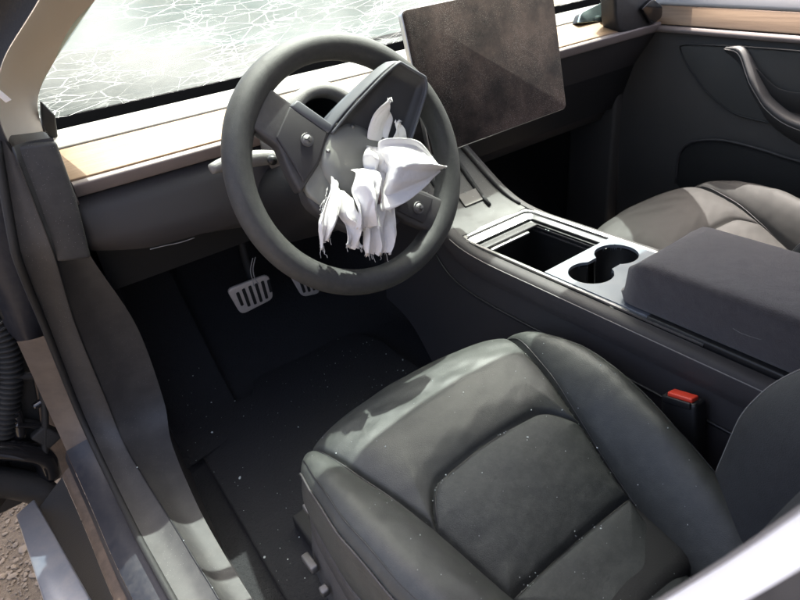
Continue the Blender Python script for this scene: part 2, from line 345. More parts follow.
# right A pillar, roof glass and header: what shades the seats
strip('pillar_trim', np.stack([.76 - PR[:, 0], PR[:, 1], PR[:, 2]], 1) + np.array([0, .0, 0]), np.stack([.76 - PL[:, 0], PL[:, 1], PL[:, 2]], 1), BEIGE, .02, False, 16)
HDR = -.05
rx = np.linspace(-.20, .96, 24); ry = np.linspace(HDR, -2.2, 24); P = np.zeros((24, 24, 3)); P[:, :, 0] = rx[:, None]; P[:, :, 1] = ry[None]; P[:, :, 1] += .07 * np.cos(np.pi * (np.linspace(0, 1, 24) - .5))[:, None] * np.linspace(1, 0, 24)[None]
P[:, :, 2] = 1.072 + .05 * np.sin(np.pi * np.linspace(0, 1, 24))[None] + .03 * np.sin(np.pi * np.linspace(0, 1, 24))[:, None]
solid(grid('roof_panel', P, ROOFGLASS, body), .02, 1)
# cowl and hood in front of the windshield
fx = np.linspace(-.5, 1.26, 60); edge = sm([-.5, -.3, -.2, -.09, .12, .40, .75, 1.26], [.80, .797, .786, .776, .742, .704, .668, .65])
P = np.zeros((60, 24, 3)); Q = np.zeros((60, 30, 3))
for i_, x_ in enumerate(fx):
    for j_, t in enumerate(np.linspace(0, 1, 24)): P[i_, j_] = (x_, .575 + .325 * t, .672 + (edge(x_) - .672) * t ** 1.4)
    for j_, t in enumerate(np.linspace(0, 1, 30)): Q[i_, j_] = (x_, .902 + .85 * t, edge(x_) - .03 * math.sin(math.pi * min(1, t * 3)) - .002 + (1.02 - edge(x_)) * t ** 1.2)
P[..., 2] += .006 * vnoise(P, 20, 21) * np.linspace(0, 1, 24)[None] * np.linspace(1, 0, 24)[None] * 4
Q[..., 2] += .02 * vnoise(Q, 9, 22) * np.linspace(0, 1, 30)[None]
solid(grid('cowl', P, COWL, body), .004, -1)
grid('hood', Q, M('hood_paint', (.010, .018, .018), .7, .0, dust=(9, .7, (.028, .040, .039)), spec=.2), body)
box('footwell_side', (1.125, .62, .32), (.03, .46, .75), CARPET, body, bev=.004)
box('footwell_side', (-.40, .66, .30), (.03, .42, .72), CARPET, body, bev=.004)
# rear cabin bulk: rear bench and right body side that close the cabin from behind
box('rear_bench', (.38, -1.55, .38), (1.36, .25, .8), LEATHER_BACK, body, bev=.05)
box('body_side', (1.16, -1.2, .35), (.06, 1.3, .7), PLASTIC, body, bev=.02)
box('pillar_post', (1.08, -.62, .9), (.05, .1, .45), BEIGE, body, bev=.02)

# ------------------------------------------------------------------ windshield
wx = np.linspace(0, 1, 50); wy = np.linspace(0, 1, 40); P = np.zeros((50, 40, 3))
for i, a in enumerate(wx):
    for j, b in enumerate(wy):
        d = .53 * b - .004; y = .452 - d; half = .735 - .17 * b; x = .38 + half * (2 * a - 1); cur = (2 * a - 1) ** 2
        P[i, j] = (x, y - .02 * cur * b, .7245 + 1.12 * d - .82 * d * d - .010 * cur * b)
P[:, :, 2] += (.004 * vnoise(P, 16, 5) + .008 * vnoise(P, 5, 9)) * np.clip(wy * 6, 0, 1)[None]
wsd = grid('windshield', P, SHATTER); wsd.data.update()
tag(wsd, 'shattered pale green windshield glass above the dashboard', 'windshield')

# ------------------------------------------------------------------ dashboard
dash = thing('dashboard', (.38, .4, .5), 'dashboard with sunlit pale wood trim and dark lower panels', 'dashboard')
X0, X1 = -.330, 1.10
def extr(name, prof, mat, x0=X0, x1=X1, nx=60, bump_=0):
    x = np.linspace(x0, x1, nx); P = np.zeros((nx, len(prof), 3)); P[:, :, 0] = x[:, None]
    P[:, :, 1] = np.array(prof)[None, :, 0]; P[:, :, 2] = np.array(prof)[None, :, 1]
    if bump_: P[:, :, 2] += bump_ * vnoise(P, 9, 4)
    V = P.reshape(-1, 3); m = len(prof); F = gridfaces(nx, m, False, True) + [tuple(range(m))[::-1], tuple(range((nx - 1) * m, nx * m))]
    return autosmooth(obj(name, V, F, mat, dash), 40)
def rnd(pts, r_=.003, n=4):
    out = []; k = len(pts)
    for i in range(k):
        p, a, b = [np.array(v, float) for v in (pts[i], pts[i - 1], pts[(i + 1) % k])]
        da, db = a - p, b - p; la, lb = np.linalg.norm(da), np.linalg.norm(db); rr = min(r_, .4 * la, .4 * lb)
        s0, s1 = p + da / la * rr, p + db / lb * rr
        for t in np.linspace(0, 1, n): out.append(tuple((1 - t) ** 2 * s0 + 2 * t * (1 - t) * p + t * t * s1))
    return out
extr('dash_lip', rnd([(.228, .668), (.237, .6725), (.262, .667), (.262, .648), (.240, .646)], .005), LIP)
extr('wood_trim', rnd([(.2375, .675), (.329, .700), (.329, .690), (.2375, .668)], .002), WOOD)
extr('vent_slot', [(.326, .688), (.342, .692), (.342, .685), (.326, .682)], PLASTIC_BLACK)
extr('pale_band', rnd([(.3375, .7015), (.398, .7165), (.402, .709), (.3375, .692)], .003), TOPBAND)
extr('gap_shade_ledge', rnd([(.404, .710), (.446, .7245), (.470, .7235), (.470, .66), (.404, .66)], .003), DEEPBLACK)  # black ledge painted for the deep shadow between dash and glass
extr('dash_top', rnd([(.472, .715), (.50, .712), (.60, .690), (.60, .64), (.472, .64)], .004), COWL, bump_=.002)
extr('dash_core', [(.27, .660), (.60, .654), (.60, .45), (.33, .45)], PLASTIC_BLACK)
# driver knee panel, slanting lower edge
nx = 40; x = np.linspace(X0 - .012, .20, nx); P = np.zeros((nx, 9, 3))
for i, xx in enumerate(x):
    zb_ = np.interp(xx, [-.345, -.25, -.08, .2], [.566, .538, .512, .50])
    pr = spline([(.246, .6465), (.238, .63), (.228, .59), (.224, zb_ + .012), (.232, zb_), (.27, zb_ + .004), (.40, zb_ + .02)], 9)
    P[i, :, 0] = xx; P[i, :, 1:] = pr
solid(grid('knee_panel', P, PLASTIC, dash), .004, -1)
tube('torn_edge', [(-.262, .2265, .541), (-.24, .226, .539), (-.215, .226, .5355), (-.19, .227, .5345)], .0008, THREAD, dash, seg=6, smoothpath=14)
# glovebox side
P = np.zeros((30, 9, 3))
for i, xx in enumerate(np.linspace(.22, 1.10, 30)):
    P[i, :, 0] = xx; P[i, :, 1:] = spline([(.248, .6465), (.262, .62), (.30, .56), (.335, .48), (.36, .42), (.40, .40)], 9)
grid('glovebox_panel', P, PLASTIC, dash)
# end panel towards the door
prism('end_panel', [(-.381, .744), (-.330, .738), (-.334, .66), (-.347, .567), (-.391, .578), (-.386, .64)], .09, ((0, .199, 0), (1, 0, 0), (0, 0, 1), (0, -1, 0)), PLASTIC_GREY, dash, bev=.006)
extr('end_cap', rnd([(.236, .674), (.40, .717), (.41, .70), (.3, .6), (.236, .64)], .004), LIP, X0 - .003, X0 - .0006, 2)

# ------------------------------------------------------------------ steering column
colm = thing('steering_column', (.0, .2, .62), 'steering column with pale collar and stalk behind the steering wheel', 'steering column')
WT = R(21); EX = np.array([1, 0, 0.]); EY = np.array([0, math.sin(WT), math.cos(WT)]); NN = np.array([0, -math.cos(WT), math.sin(WT)]); W0 = np.array([0, 0, .65])
def ring_profile(name, prof, c, eu, ev, en, mat, parent, seg=48, a0=0, a1=2 * math.pi, **k):
    full = abs(a1 - a0 - 2 * math.pi) < 1e-6; a = np.linspace(a0, a1, seg, endpoint=not full)
    c, eu, ev, en = [np.array(v, float) for v in (c, eu, ev, en)]
    P = np.array([[c + (eu * math.cos(t) + ev * math.sin(t)) * r_ + en * h for r_, h in prof] for t in a])
    return grid(name, P, mat, parent, cu=full, **k)
ring_profile('column_collar', [(.050, -.002), (.052, .004), (.064, .003), (.070, -.004), (.072, -.05), (.074, -.12), (.052, -.12), (.049, -.01), (.050, -.002)], (.030, .105, .682), EX, EY, NN, COLGREY, colm)
ring_profile('collar_bore', [(.0495, -.01), (.046, -.11), (.0, -.115)], (.030, .105, .682), EX, EY, NN, PLASTIC_BLACK, colm)
ring_profile('column_shroud', [(.0, -.018), (.058, -.02), (.064, -.03), (.068, -.12), (.075, -.30)], W0 + EY * -.02, EX, EY, NN, PLASTIC_BLACK, colm)
st = tube('stalk', [(-.045, .095, .655), (-.09, .10, .668), (-.13, .105, .672), (-.152, .105, .673), (-.168, .104, .672)], [.010, .010, .0115, .012, .011, .007], COLGREY, colm, seg=16, smoothpath=22)
tube('stalk_knob', [(-.085, .082, .668), (-.089, .068, .669)], [.0075, .006], PLASTIC_BLACK, colm, seg=12)

# ------------------------------------------------------------------ steering wheel (turned 45 degrees clockwise)
wheel = thing('steering_wheel', tuple(W0), 'black leather steering wheel turned right with its airbag cover blown open', 'steering wheel')
PH = R(-45); UX = EX * math.cos(PH) + EY * math.sin(PH); UY = -EX * math.sin(PH) + EY * math.cos(PH)
def WL(x_, y_, h): return W0 + UX * x_ + UY * y_ + NN * h
def WF(x_=0, y_=0, h=0): return (WL(x_, y_, h), UX, UY, NN)
a = np.linspace(0, 2 * np.pi, 160, endpoint=False); b = np.linspace(0, 2 * np.pi, 28, endpoint=False)
P = np.zeros((160, 28, 3))
for i, t in enumerate(a):
    grip = 1 + .10 * math.exp(-((math.degrees(t) - 0 + 180) % 360 - 180) ** 2 / 500.) + .10 * math.exp(-((math.degrees(t) - 180 + 180) % 360 - 180) ** 2 / 500.)
    Rm = .1655
    d = UX * math.cos(t) + UY * math.sin(t)
    for j, s_ in enumerate(b):
        P[i, j] = W0 + d * (Rm + .0188 * grip * math.cos(s_)) + NN * (.0198 * grip * math.sin(s_))
grid('rim', P, RIMLEATHER, wheel, cu=True, cv=True)
# stitched seams where the spokes join the rim and the inner seam
for t0 in (22, 158, 202, 338):
    t = R(t0); d = UX * math.cos(t) + UY * math.sin(t); ss = np.linspace(0, 2 * np.pi, 30)
    tube('rim_seam', [W0 + d * (.1655 + .0191 * math.cos(s_)) + NN * (.0201 * math.sin(s_)) for s_ in ss[:-1]], .0005, RIMLEATHER, wheel, seg=5, closed=True)
OX = .012
# hub bowl
hubo = [(-.085, .03), (-.055, .040), (.0, .045), (.075, .045), (.11, .025), (.105, -.03), (.075, -.075), (.03, -.095), (-.03, -.095), (-.062, -.082), (-.08, -.04)]
hub = prism('hub', [(u_ * .9 + OX, v_ * .9) for u_, v_ in spline(hubo + [hubo[0]], 44)[:-1]], .035, WF(0, 0, .004), HUBGREY, wheel, bev=.006)
# spokes with control pads
for s_ in (-1, 1):
    o1 = [(-.152, .030), (-.112, .026), (-.052, .022), (-.050, -.03), (-.058, -.076), (-.082, -.060), (-.110, -.034), (-.152, -.030)]
    if s_ > 0: o1 = [(.155, .024), (.115, .020), (.076, .012), (.078, -.034), (.105, -.036), (.155, -.030)]
    sp = prism('spoke', o1 if s_ < 0 else o1[::-1], .026, WF(0, 0, .014), HUBGREY, wheel, bev=.005)
    o2 = [(-.118, .020), (-.058, .016), (-.054, -.028), (-.061, -.062), (-.084, -.046), (-.118, -.026)]
    if s_ > 0: o2 = [(.132, .016), (.082, .008), (.084, -.030), (.132, -.027)]
    prism('control_pad', o2, .006, WF(0, 0, .0175), PLASTIC, sp, bev=.002)
    bx_, by_ = (-.080, -.008) if s_ < 0 else (.113, -.010)
    bt = ring_profile('scroll_button', [(.0, .0035), (.006, .0032), (.0075, .001), (.0085, .0025), (.0092, 0), (.0092, -.004)], WL(bx_, by_, .0185), UX, UY, NN, KNURL, sp, seg=28)
    for k in range(3):
        t = R(90 + 120 * k); tube('button_mark', [WL(bx_, by_, .0222), WL(bx_ + .0048 * math.cos(t), by_ + .0048 * math.sin(t), .0222)], .0007, PLASTIC_BLACK, sp, seg=5)
# torn lower shell and inflator plate
ring_profile('inflator_plate', [(.0, .021), (.030, .020), (.044, .017), (.050, .012), (.053, .006), (.053, -.008)], WL(-.006, .004, 0), UX, UY, NN, INFLATOR, wheel, seg=56)
P0 = [(-.062, .028), (-.02, .058), (.05, .062), (.08, .03), (.08, -.02), (.055, -.06), (.0, -.075), (-.052, -.068), (-.066, -.02)]
prism('backing_plate', spline(P0 + [P0[0]], 40)[:-1], .014, WF(0, 0, .010), INFLATOR, wheel, bev=.004)
for sx_, sy_ in ((-.047, -.006), (-.028, .044), (.02, .052)):
    ring_profile('screw', [(0, .0025), (.0025, .002), (.0035, 0), (.0035, -.006)], WL(sx_, sy_, .0165), UX, UY, NN, KNURL, wheel, seg=12)
# blown open airbag cover: thick dish standing up from the hub top
def flapmap(u_, v_, h):           # v along the flap, rising towards the driver
    return WL(.006 + u_, .018 + v_ * .96, .018 + v_ * .30 + h)
n1, n2 = 26, 34; P = np.zeros((n1, n2, 3)); Q = np.zeros((n1, n2, 3))
fo = spline([(-.058, 0), (-.050, .04), (-.036, .09), (-.026, .118), (-.020, .130)], n2); fr_ = spline([(.052, 0), (.050, .04), (.040, .09), (.032, .122), (.022, .134)], n2)
for j in range(n2):
    for i in range(n1):
        t = i / (n1 - 1); u_ = fo[j, 0] * (1 - t) + fr_[j, 0] * t; v_ = fo[j, 1] * (1 - t) + fr_[j, 1] * t
        e_ = min(t, 1 - t) * 8; e2 = min(1, e_, (n2 - 1 - j) / 3.5)
        P[i, j] = flapmap(u_, v_, .0 - .016 * min(1, max(0, e2)) ** .5)
cover = grid('airbag_cover', P, COVER, wheel); solid(cover, .003, 1)
rimp = np.vstack([P[0, :, :], P[1:-1, -1, :], P[-1, ::-1, :]])
# rolled bluish edge of the cover
LFT = P[0]; P2 = np.zeros((n2, 7, 3))
for j in range(n2):
    o_ = P[0, j]; 
    for k in range(7):
        t = k / 6; P2[j, k] = o_ + UX * (-.004 - .014 * t) * (1 - .4 * j / n2) - NN * (.002 + .020 * t ** 1.5)
solid(grid('cover_edge', P2, COVEREDGE, wheel), .002, 0)
tube('cover_rim', rimp, .0020, COVEREDGE, wheel, seg=8)
prism('cover_hinge', [(-.118, .020), (-.056, .016), (-.050, .030), (-.112, .034)], .016, WF(0, 0, .018), COVEREDGE, wheel, bev=.003)

# ------------------------------------------------------------------ burst airbag
bag = thing('airbag', tuple(WL(0, 0, .02)), 'torn white airbag fabric hanging from the steering wheel hub', 'airbag')
def tri(v): return 4 * abs(v - math.floor(v) - .5) - 1
def cloth(name, Lp, Rp, pleats, amp, seed, n=34, m=22, mat=CLOTH, bulge=0., rag=.004, curl=0.):
    n = int(n * 1.5); m = int(m * 1.8); bulge *= .8
    r_ = np.random.default_rng(seed); Lq, Rq = spline(Lp, n), spline(Rp, n); V = np.zeros((n, m, 3)); ph = r_.uniform(0, 6.28)
    CR = [(r_.normal(0, .35), pleats * 1.1, r_.uniform(0, 1), 1.), (r_.normal(0, .6), pleats * 2.3, r_.uniform(0, 1), .35), (r_.choice([-1, 1]) * r_.uniform(.7, 1.3), r_.normal(0, 1.), r_.uniform(0, 1), .38)]
    for i in range(n):
        ti = i / (n - 1)
        for j in range(m):
            tj = j / (m - 1); p = Lq[i] * (1 - tj) + Rq[i] * tj
            f = 0.
            for kx, ky, p0, a0 in CR: f += a0 * tri(kx * ti + ky * tj + p0 + .12 * math.sin(4 * ti + p0))
            f = amp * 1.3 * f * (.35 + .65 * min(1, ti * 1.6))
            p = p + np.array([0, 0, f + bulge * math.sin(math.pi * tj) * math.sin(math.pi * min(1, .15 + .85 * ti))])
            p[:2] += .0012 * math.sin(9 * ti + 5 * tj + ph)
            if i == n - 1: p[:2] += r_.uniform(-rag, rag, 2)
            V[i, j] = WL(*p)
    V += (.0015 * np.abs(vnoise(V, 60, seed)))[..., None] * NN + (.0005 * vnoise(V, 120, seed + 5))[..., None] * UX
    o = grid(name, V, mat, bag); autosmooth(o, 38); solid(o, .0010, 0); return o
cloth('fabric_lobe', [(.028, .022, .03), (.007, .034, .045), (.018, .043, .06), (.048, .055, .066), (.077, .057, .062), (.108, .052, .05)],
      [(.038, .004, .03), (.041, -.023, .045), (.044, -.051, .058), (.058, -.041, .062), (.082, -.004, .06), (.109, .044, .05)], 1.3, .0065, 1, 44, 30, bulge=.012, rag=.001)
cloth('fabric_lobe', [(.028, .022, .026), (.007, .034, .04), (.018, .043, .05), (.048, .055, .056), (.077, .057, .054), (.108, .052, .048)],
      [(.038, .004, .026), (.041, -.023, .035), (.044, -.051, .046), (.058, -.041, .050), (.082, -.004, .05), (.109, .044, .048)], 1.2, .004, 2, 34, 24, bulge=-.012, rag=.001)
cloth('fabric_fold', [(-.012, -.018, .026), (-.009, -.026, .045), (-.004, -.047, .05), (.006, -.072, .052), (.021, -.092, .045)], [(.012, -.002, .028), (.019, -.010, .048), (.026, -.033, .055), (.037, -.055, .056), (.050, -.075, .05)], 1.3, .006, 3, bulge=.014)
cloth('fabric_fold', [(-.030, -.036, .018), (-.028, -.075, .03), (-.026, -.109, .03), (-.006, -.136, .02)], [(-.014, -.048, .025), (-.010, -.072, .04), (-.004, -.096, .04), (-.004, -.112, .03)], 1.6, .005, 4, bulge=.006)
cloth('fabric_fold', [(-.018, -.048, .024), (-.006, -.079, .033), (.012, -.089, .034), (.018, -.118, .03)], [(.008, -.053, .03), (.018, -.074, .04), (.030, -.09, .04), (.050, -.104, .03)], 1.4, .006, 5, bulge=.005)
cloth('fabric_fold', [(.028, -.047, .024), (.034, -.078, .03), (.044, -.097, .03), (.055, -.113, .025)], [(.068, -.030, .025), (.080, -.048, .03), (.091, -.075, .03), (.097, -.092, .025)], 2.4, .006, 6, bulge=.004)
cloth('fabric_flap', [(-.001, .040, .016), (-.014, .062, .03), (-.008, .089, .05)], [(.029, .050, .016), (.017, .080, .03), (-.003, .090, .05)], .7, .004, 7, 18, 14)
cloth('fabric_flap', [(.036, .040, .02), (.027, .064, .03), (.020, .075, .04)], [(.060, .064, .016), (.047, .071, .03), (.028, .076, .04)], .8, .003, 8, 18, 14)
cloth('fabric_lining', [(.010, -.008, .02), (.022, -.022, .022), (.036, -.04, .02)], [(.044, .010, .02), (.049, -.012, .026), (.058, -.034, .024)], 2.2, .005, 9, 22, 18, mat=CLOTHPINK)
cloth('fabric_fold', [(.000, .028, .020), (-.004, .012, .034), (.008, -.010, .036)], [(.022, .036, .02), (.026, .020, .04), (.036, .004, .036)], 1.4, .005, 10, 22, 18, bulge=.01)
V = []; F = []
def addthread(P0_, d, L_, seed):
    r_ = np.random.default_rng(seed); pts = [np.array(P0_)]
    for k in range(5): pts.append(pts[-1] + (d + r_.normal(0, .35, 3)) * L_ / 5)
    global V, F; b0 = len(V)
    for p in pts:
        for k in range(3): V.append(p + np.array([math.cos(k * 2.09), math.sin(k * 2.09), 0]) * .0004)
    for i in range(5):
        for k in range(3): F.append((b0 + i * 3 + k, b0 + i * 3 + (k + 1) % 3, b0 + i * 3 + 3 + (k + 1) % 3, b0 + i * 3 + 3 + k))
dn = np.array([0, -.2, -1.])
for k, (l0, l1) in enumerate([((-.006, -.136, .02), (-.004, -.116, .03)), ((-.026, -.10, .03), (-.030, -.07, .03)), ((.018, -.118, .03), (.05, -.104, .03)), ((.055, -.113, .025), (.097, -.092, .025)), ((-.03, -.05, .02), (-.028, -.07, .03))]):
    for j in range(5):
        t = rng.uniform(0, 1); addthread(WL(*(np.array(l0) * (1 - t) + np.array(l1) * t)), dn + (np.array([-.8, 0, .3]) if k in (1, 4) else 0), rng.uniform(.006, .014), 100 * k + j)
obj('frayed_thread', V, F, CLOTH, bag, kind='stuff')

# ------------------------------------------------------------------ touchscreen
scr = thing('touchscreen', (.365, .10, .59), 'large dusty dark touchscreen mounted on the dashboard centre', 'touchscreen')
c = np.array([.3625, .088, .712]); eu = np.array([1, .012, .010]); eu /= np.linalg.norm(eu); ev = np.array([.010, .19, .982]); ev -= eu * (ev @ eu); ev /= np.linalg.norm(ev); en = np.cross(eu, ev)
if en[1] > 0: en = -en
bz = prism('screen_bezel', rrect(.347, .232, .010), .011, (c, eu, ev, en), SILVER, scr, bev=.0015)
prism('display_glass', rrect(.3435, .2285, .009), .003, (c + en * .0018, eu, ev, en), SCREEN, scr, bev=.0006, seg=2)
box('mount_arm', c + np.array([0, .06, -.02]), (.09, .10, .06), PLASTIC_BLACK, scr, bev=.012)

# ------------------------------------------------------------------ centre console
con = thing('center_console', (.37, -.15, 0), 'long dark centre console with open bin, cup holders and padded armrest', 'console')
CX = .372
# body outline swept along y : sections (half width top, z top)
ys = np.linspace(.40, -1.0, 90)
zt = sm([.40, .30, .20, .15, .08, 0, -.6, -1.], [.56, .535, .455, .415, .398, .396, .398, .40])
hw = sm([.40, .30, .2, .12, .0, -.6, -1.], [.085, .085, .098, .113, .120, .122, .122])
secL = []; secR = []
for s_, nm in ((-1, 'L'), (1, 'R')):
    P = np.zeros((90, 16, 3)); Q = np.zeros((90, 10, 3))
    for i, y in enumerate(ys):
        h, z = hw(y), zt(y)
        pr = spline([(h - .022, z + .001), (h - .008, z), (h, z - .008), (h + .002, z - .03), (h - .001, z - .046)], 16)
        P[i, :, 0] = CX + s_ * pr[:, 0]; P[i, :, 1] = y; P[i, :, 2] = pr[:, 1]
        pr = spline([(h - .003, z - .047), (h - .001, z - .055), (h + .002, z - .11), (h + .004, z - .2), (h + .02, max(.0, z - .42))], 10)
        Q[i, :, 0] = CX + s_ * pr[:, 0]; Q[i, :, 1] = y; Q[i, :, 2] = pr[:, 1]
    grid('padded_rail', P, PADDED, con); grid('side_panel', Q, PLASTIC, con)
    tube('rail_stitching', [(CX + s_ * (hw(y) + .0005), y, zt(y) - .007) for y in ys[18:]], .0009, THREAD, con, seg=5)
    tube('panel_ridge', [(CX + s_ * (hw(y) + .0035), y, zt(y) - .092) for y in ys[14:]], .0025, PLASTIC_BLACK, con, seg=6)
# front slope (charging ramp)
P = np.zeros((34, 14, 3))
for i, y in enumerate(np.linspace(.40, .105, 34)):
    for j, t in enumerate(np.linspace(-1, 1, 14)): P[i, j] = (CX + t * (hw(y) - .021), y, zt(y) - .0005 - .004 * (1 - t * t))
RAMP = M('ramp_plastic', (.030, .028, .027), .55, bump=(900, .15), dust=(22, .45, (.07, .065, .06)), speck=(300, .1, (.5, .5, .48)))
grid('front_ramp', P, RAMP, con)
for xx, y0, y1 in ((.352, .33, .225), (.402, .33, .150), (.315, .30, .175)):
    yy = np.linspace(y0, y1, 10); tube('ramp_groove', [(xx + .02 * (y - .2), y, zt(y) - .003) for y in yy], [.003, .006, .006, .005], RUBBER, con, seg=8)
yy = np.linspace(.33, .12, 16); tube('ramp_rail', [(CX + hw(y) - .022, y, zt(y) + .001) for y in yy], [.004, .007, .007, .003], RAMP, con, seg=8)
prism('ramp_sticker', rrect(.055, .03, .002), .0006, ((.375, .177, .4385), (1, 0, 0), (0, .77, .63), (0, -.63, .77)), M('pale_sticker', (.13, .12, .11), .6), con, bev=0)
# silver trim frame ring + rear rails
def frame_path(hx, y0, y1, r_):
    pts = [(-hx, y1)]
    for k in range(9): t = R(180 - 90 * k / 8); pts.append((-hx + r_ + r_ * math.cos(t), y0 - r_ + r_ * math.sin(t)))
    for k in range(9): t = R(90 - 90 * k / 8); pts.append((hx - r_ + r_ * math.cos(t), y0 - r_ + r_ * math.sin(t)))
    return pts + [(hx, y1)]
ZT = .400
def bandring(name, hxo, y0o, hxi, y0i, y1, r_, z0, z1, mat, th=.004):
    A = frame_path(hxo, y0o, y1, r_); B = frame_path(hxi, y0i, y1, max(.004, r_ - (hxo - hxi)))
    P = np.array([[(CX + a_[0], a_[1], z0 - th), (CX + a_[0], a_[1], z0), (CX + b_[0], b_[1], z1), (CX + b_[0], b_[1], z1 - th)] for a_, b_ in zip(A, B)])
    return autosmooth(grid(name, P, mat, con), 40)
bandring('trim_frame', .097, .110, .090, .099, -.40, .022, ZT + .002, ZT + .001, SILVER)
bandring('trim_frame_inner', .0895, .098, .0815, .082, -.112, .016, ZT - .004, ZT - .010, SILVER)
bandring('bin_lid_track', .081, .080, .076, .070, -.112, .010, ZT - .014, ZT - .016, PLASTIC_BLACK)
# bin box
bx0, bx1, by0, by1, bz0 = CX - .079, CX + .079, -.108, .078, .27
Vb = [(bx0, by0, .389), (bx1, by0, .389), (bx1, by1, .389), (bx0, by1, .389), (bx0 + .006, by0 + .006, bz0), (bx1 - .006, by0 + .006, bz0), (bx1 - .006, by1 - .006, bz0), (bx0 + .006, by1 - .006, bz0)]
obj('storage_bin', Vb, [(0, 1, 5, 4), (1, 2, 6, 5), (2, 3, 7, 6), (3, 0, 4, 7), (4, 5, 6, 7)], PLASTIC_BLACK, con, smooth=False)
box('bin_lid', (CX - .002, .064, ZT - .016), (.150, .018, .006), PLASTIC, con, bev=.002)
box('bin_lid_handle', (CX - .012, .049, ZT - .019), (.105, .007, .005), SILVER, con, bev=.0015)
for dz in (.022, .031): box('bin_rail', (CX + .076, -.015, ZT - dz), (.004, .17, .004), PLASTIC, con, bev=.001)
# cup panel with two joined round holes
bm = bmesh.new(); cups = [(CX - .040, -.168, .0375), (CX + .042, -.158, .0375)]
N1, N2 = 92, 110; gx = np.linspace(CX - .0895, CX + .0895, N1); gy = np.linspace(-.110, -.345, N2); keep = {}
def sdcup(x_, y_):
    d = min(math.hypot(x_ - c0, y_ - c1) - r_ for c0, c1, r_ in cups)
    nb = max(abs(x_ - CX) - .03, abs(y_ + .163) - .022); return min(d, nb)
V = []; idx = -np.ones((N1, N2), int)
for i in range(N1):
    for j in range(N2):
        x_, y_ = gx[i], gy[j]; d = sdcup(x_, y_)
        if -.0035 < d < 0:
            e_ = 1e-4; gxx = (sdcup(x_ + e_, y_) - d) / e_; gyy = (sdcup(x_, y_ + e_) - d) / e_; x_ -= gxx * d; y_ -= gyy * d
        if d > -.0035: idx[i, j] = len(V); V.append((x_, y_, ZT - .003))
F = [(idx[i, j], idx[i, j + 1], idx[i + 1, j + 1], idx[i + 1, j]) for i in range(N1 - 1) for j in range(N2 - 1) if min(idx[i, j], idx[i, j + 1], idx[i + 1, j + 1], idx[i + 1, j]) >= 0]
bm.free(); solid(obj('cup_panel', V, F, CUPPANEL, con, smooth=False), .006, 1)
for k, (c0, c1, r_) in enumerate(cups):
    P = []; oc = cups[1 - k]
    for t in np.linspace(0, 2 * np.pi, 72, endpoint=False):
        px, py = c0 + r_ * math.cos(t), c1 + r_ * math.sin(t)
        open_ = min(math.hypot(px - oc[0], py - oc[1]) - oc[2], max(abs(px - CX) - .03, abs(py + .163) - .022)) < -.0005
        P.append([(c0 + q_ * math.cos(t), c1 + q_ * math.sin(t), ZT + h_) for q_, h_ in ((r_ + .0012, -.050 if open_ else -.006), (r_, -.055 if open_ else -.02), (r_ - .003, -.075), (0, -.076))])
    grid('cup_holder', P, PLASTIC_BLACK, con, cu=True)
ring_profile('coin', [(0, .002), (.011, .002), (.012, 0)], (CX - .012, -.185, ZT - .073), (1, 0, 0), (0, 1, 0), (0, 0, 1), SILVER, con, seg=24)
# armrest lid
P = []
ay = np.linspace(0, 1, 46); am = 60
for i, t in enumerate(ay):
    y = -.262 - .55 * t; ring = []
    # front end rounded
    e_ = min(1, t * .55 / .020); s_ = math.sin(e_ * math.pi / 2) ** .6 if e_ < 1 else 1
    wv = .086; zlo, zhi = .401, .486
    zc_, zh = (zlo + zhi) / 2, (zhi - zlo) / 2
    for k in range(am):
        a_ = 2 * math.pi * k / am; ca, sa = math.cos(a_), math.sin(a_); ex_ = .22
        xx = (wv - .010 * (1 - s_)) * np.sign(ca) * abs(ca) ** ex_; zz = (zh - .012 * (1 - s_)) * np.sign(sa) * abs(sa) ** ex_
        ring.append((CX - .004 + xx * (1 + .02 * sa), y - (.016 * sa if t < .03 else .016 * sa * max(0, 1 - (t - .03) * 4)), zc_ + zz + .003 * math.cos(xx * 16)))
    P.append(ring)
P = np.array(P); V = P.reshape(-1, 3); F = gridfaces(46, am, False, True) + [tuple(range(am)), tuple(range(45 * am, 46 * am))[::-1]]
arm = autosmooth(obj('armrest', V, F, ALCANTARA, con, label='thick dark purple-grey suede armrest lid'), 60)
tube('armrest_thread', [(CX - .0905, -.43, .440), (CX - .0908, -.440, .438), (CX - .0908, -.452, .4385), (CX - .0905, -.466, .440)], .0004, THREAD, con, seg=5)
box('armrest_base', (CX, -.62, .396), (.19, .62, .02), PLASTIC_BLACK, con, bev=.003)

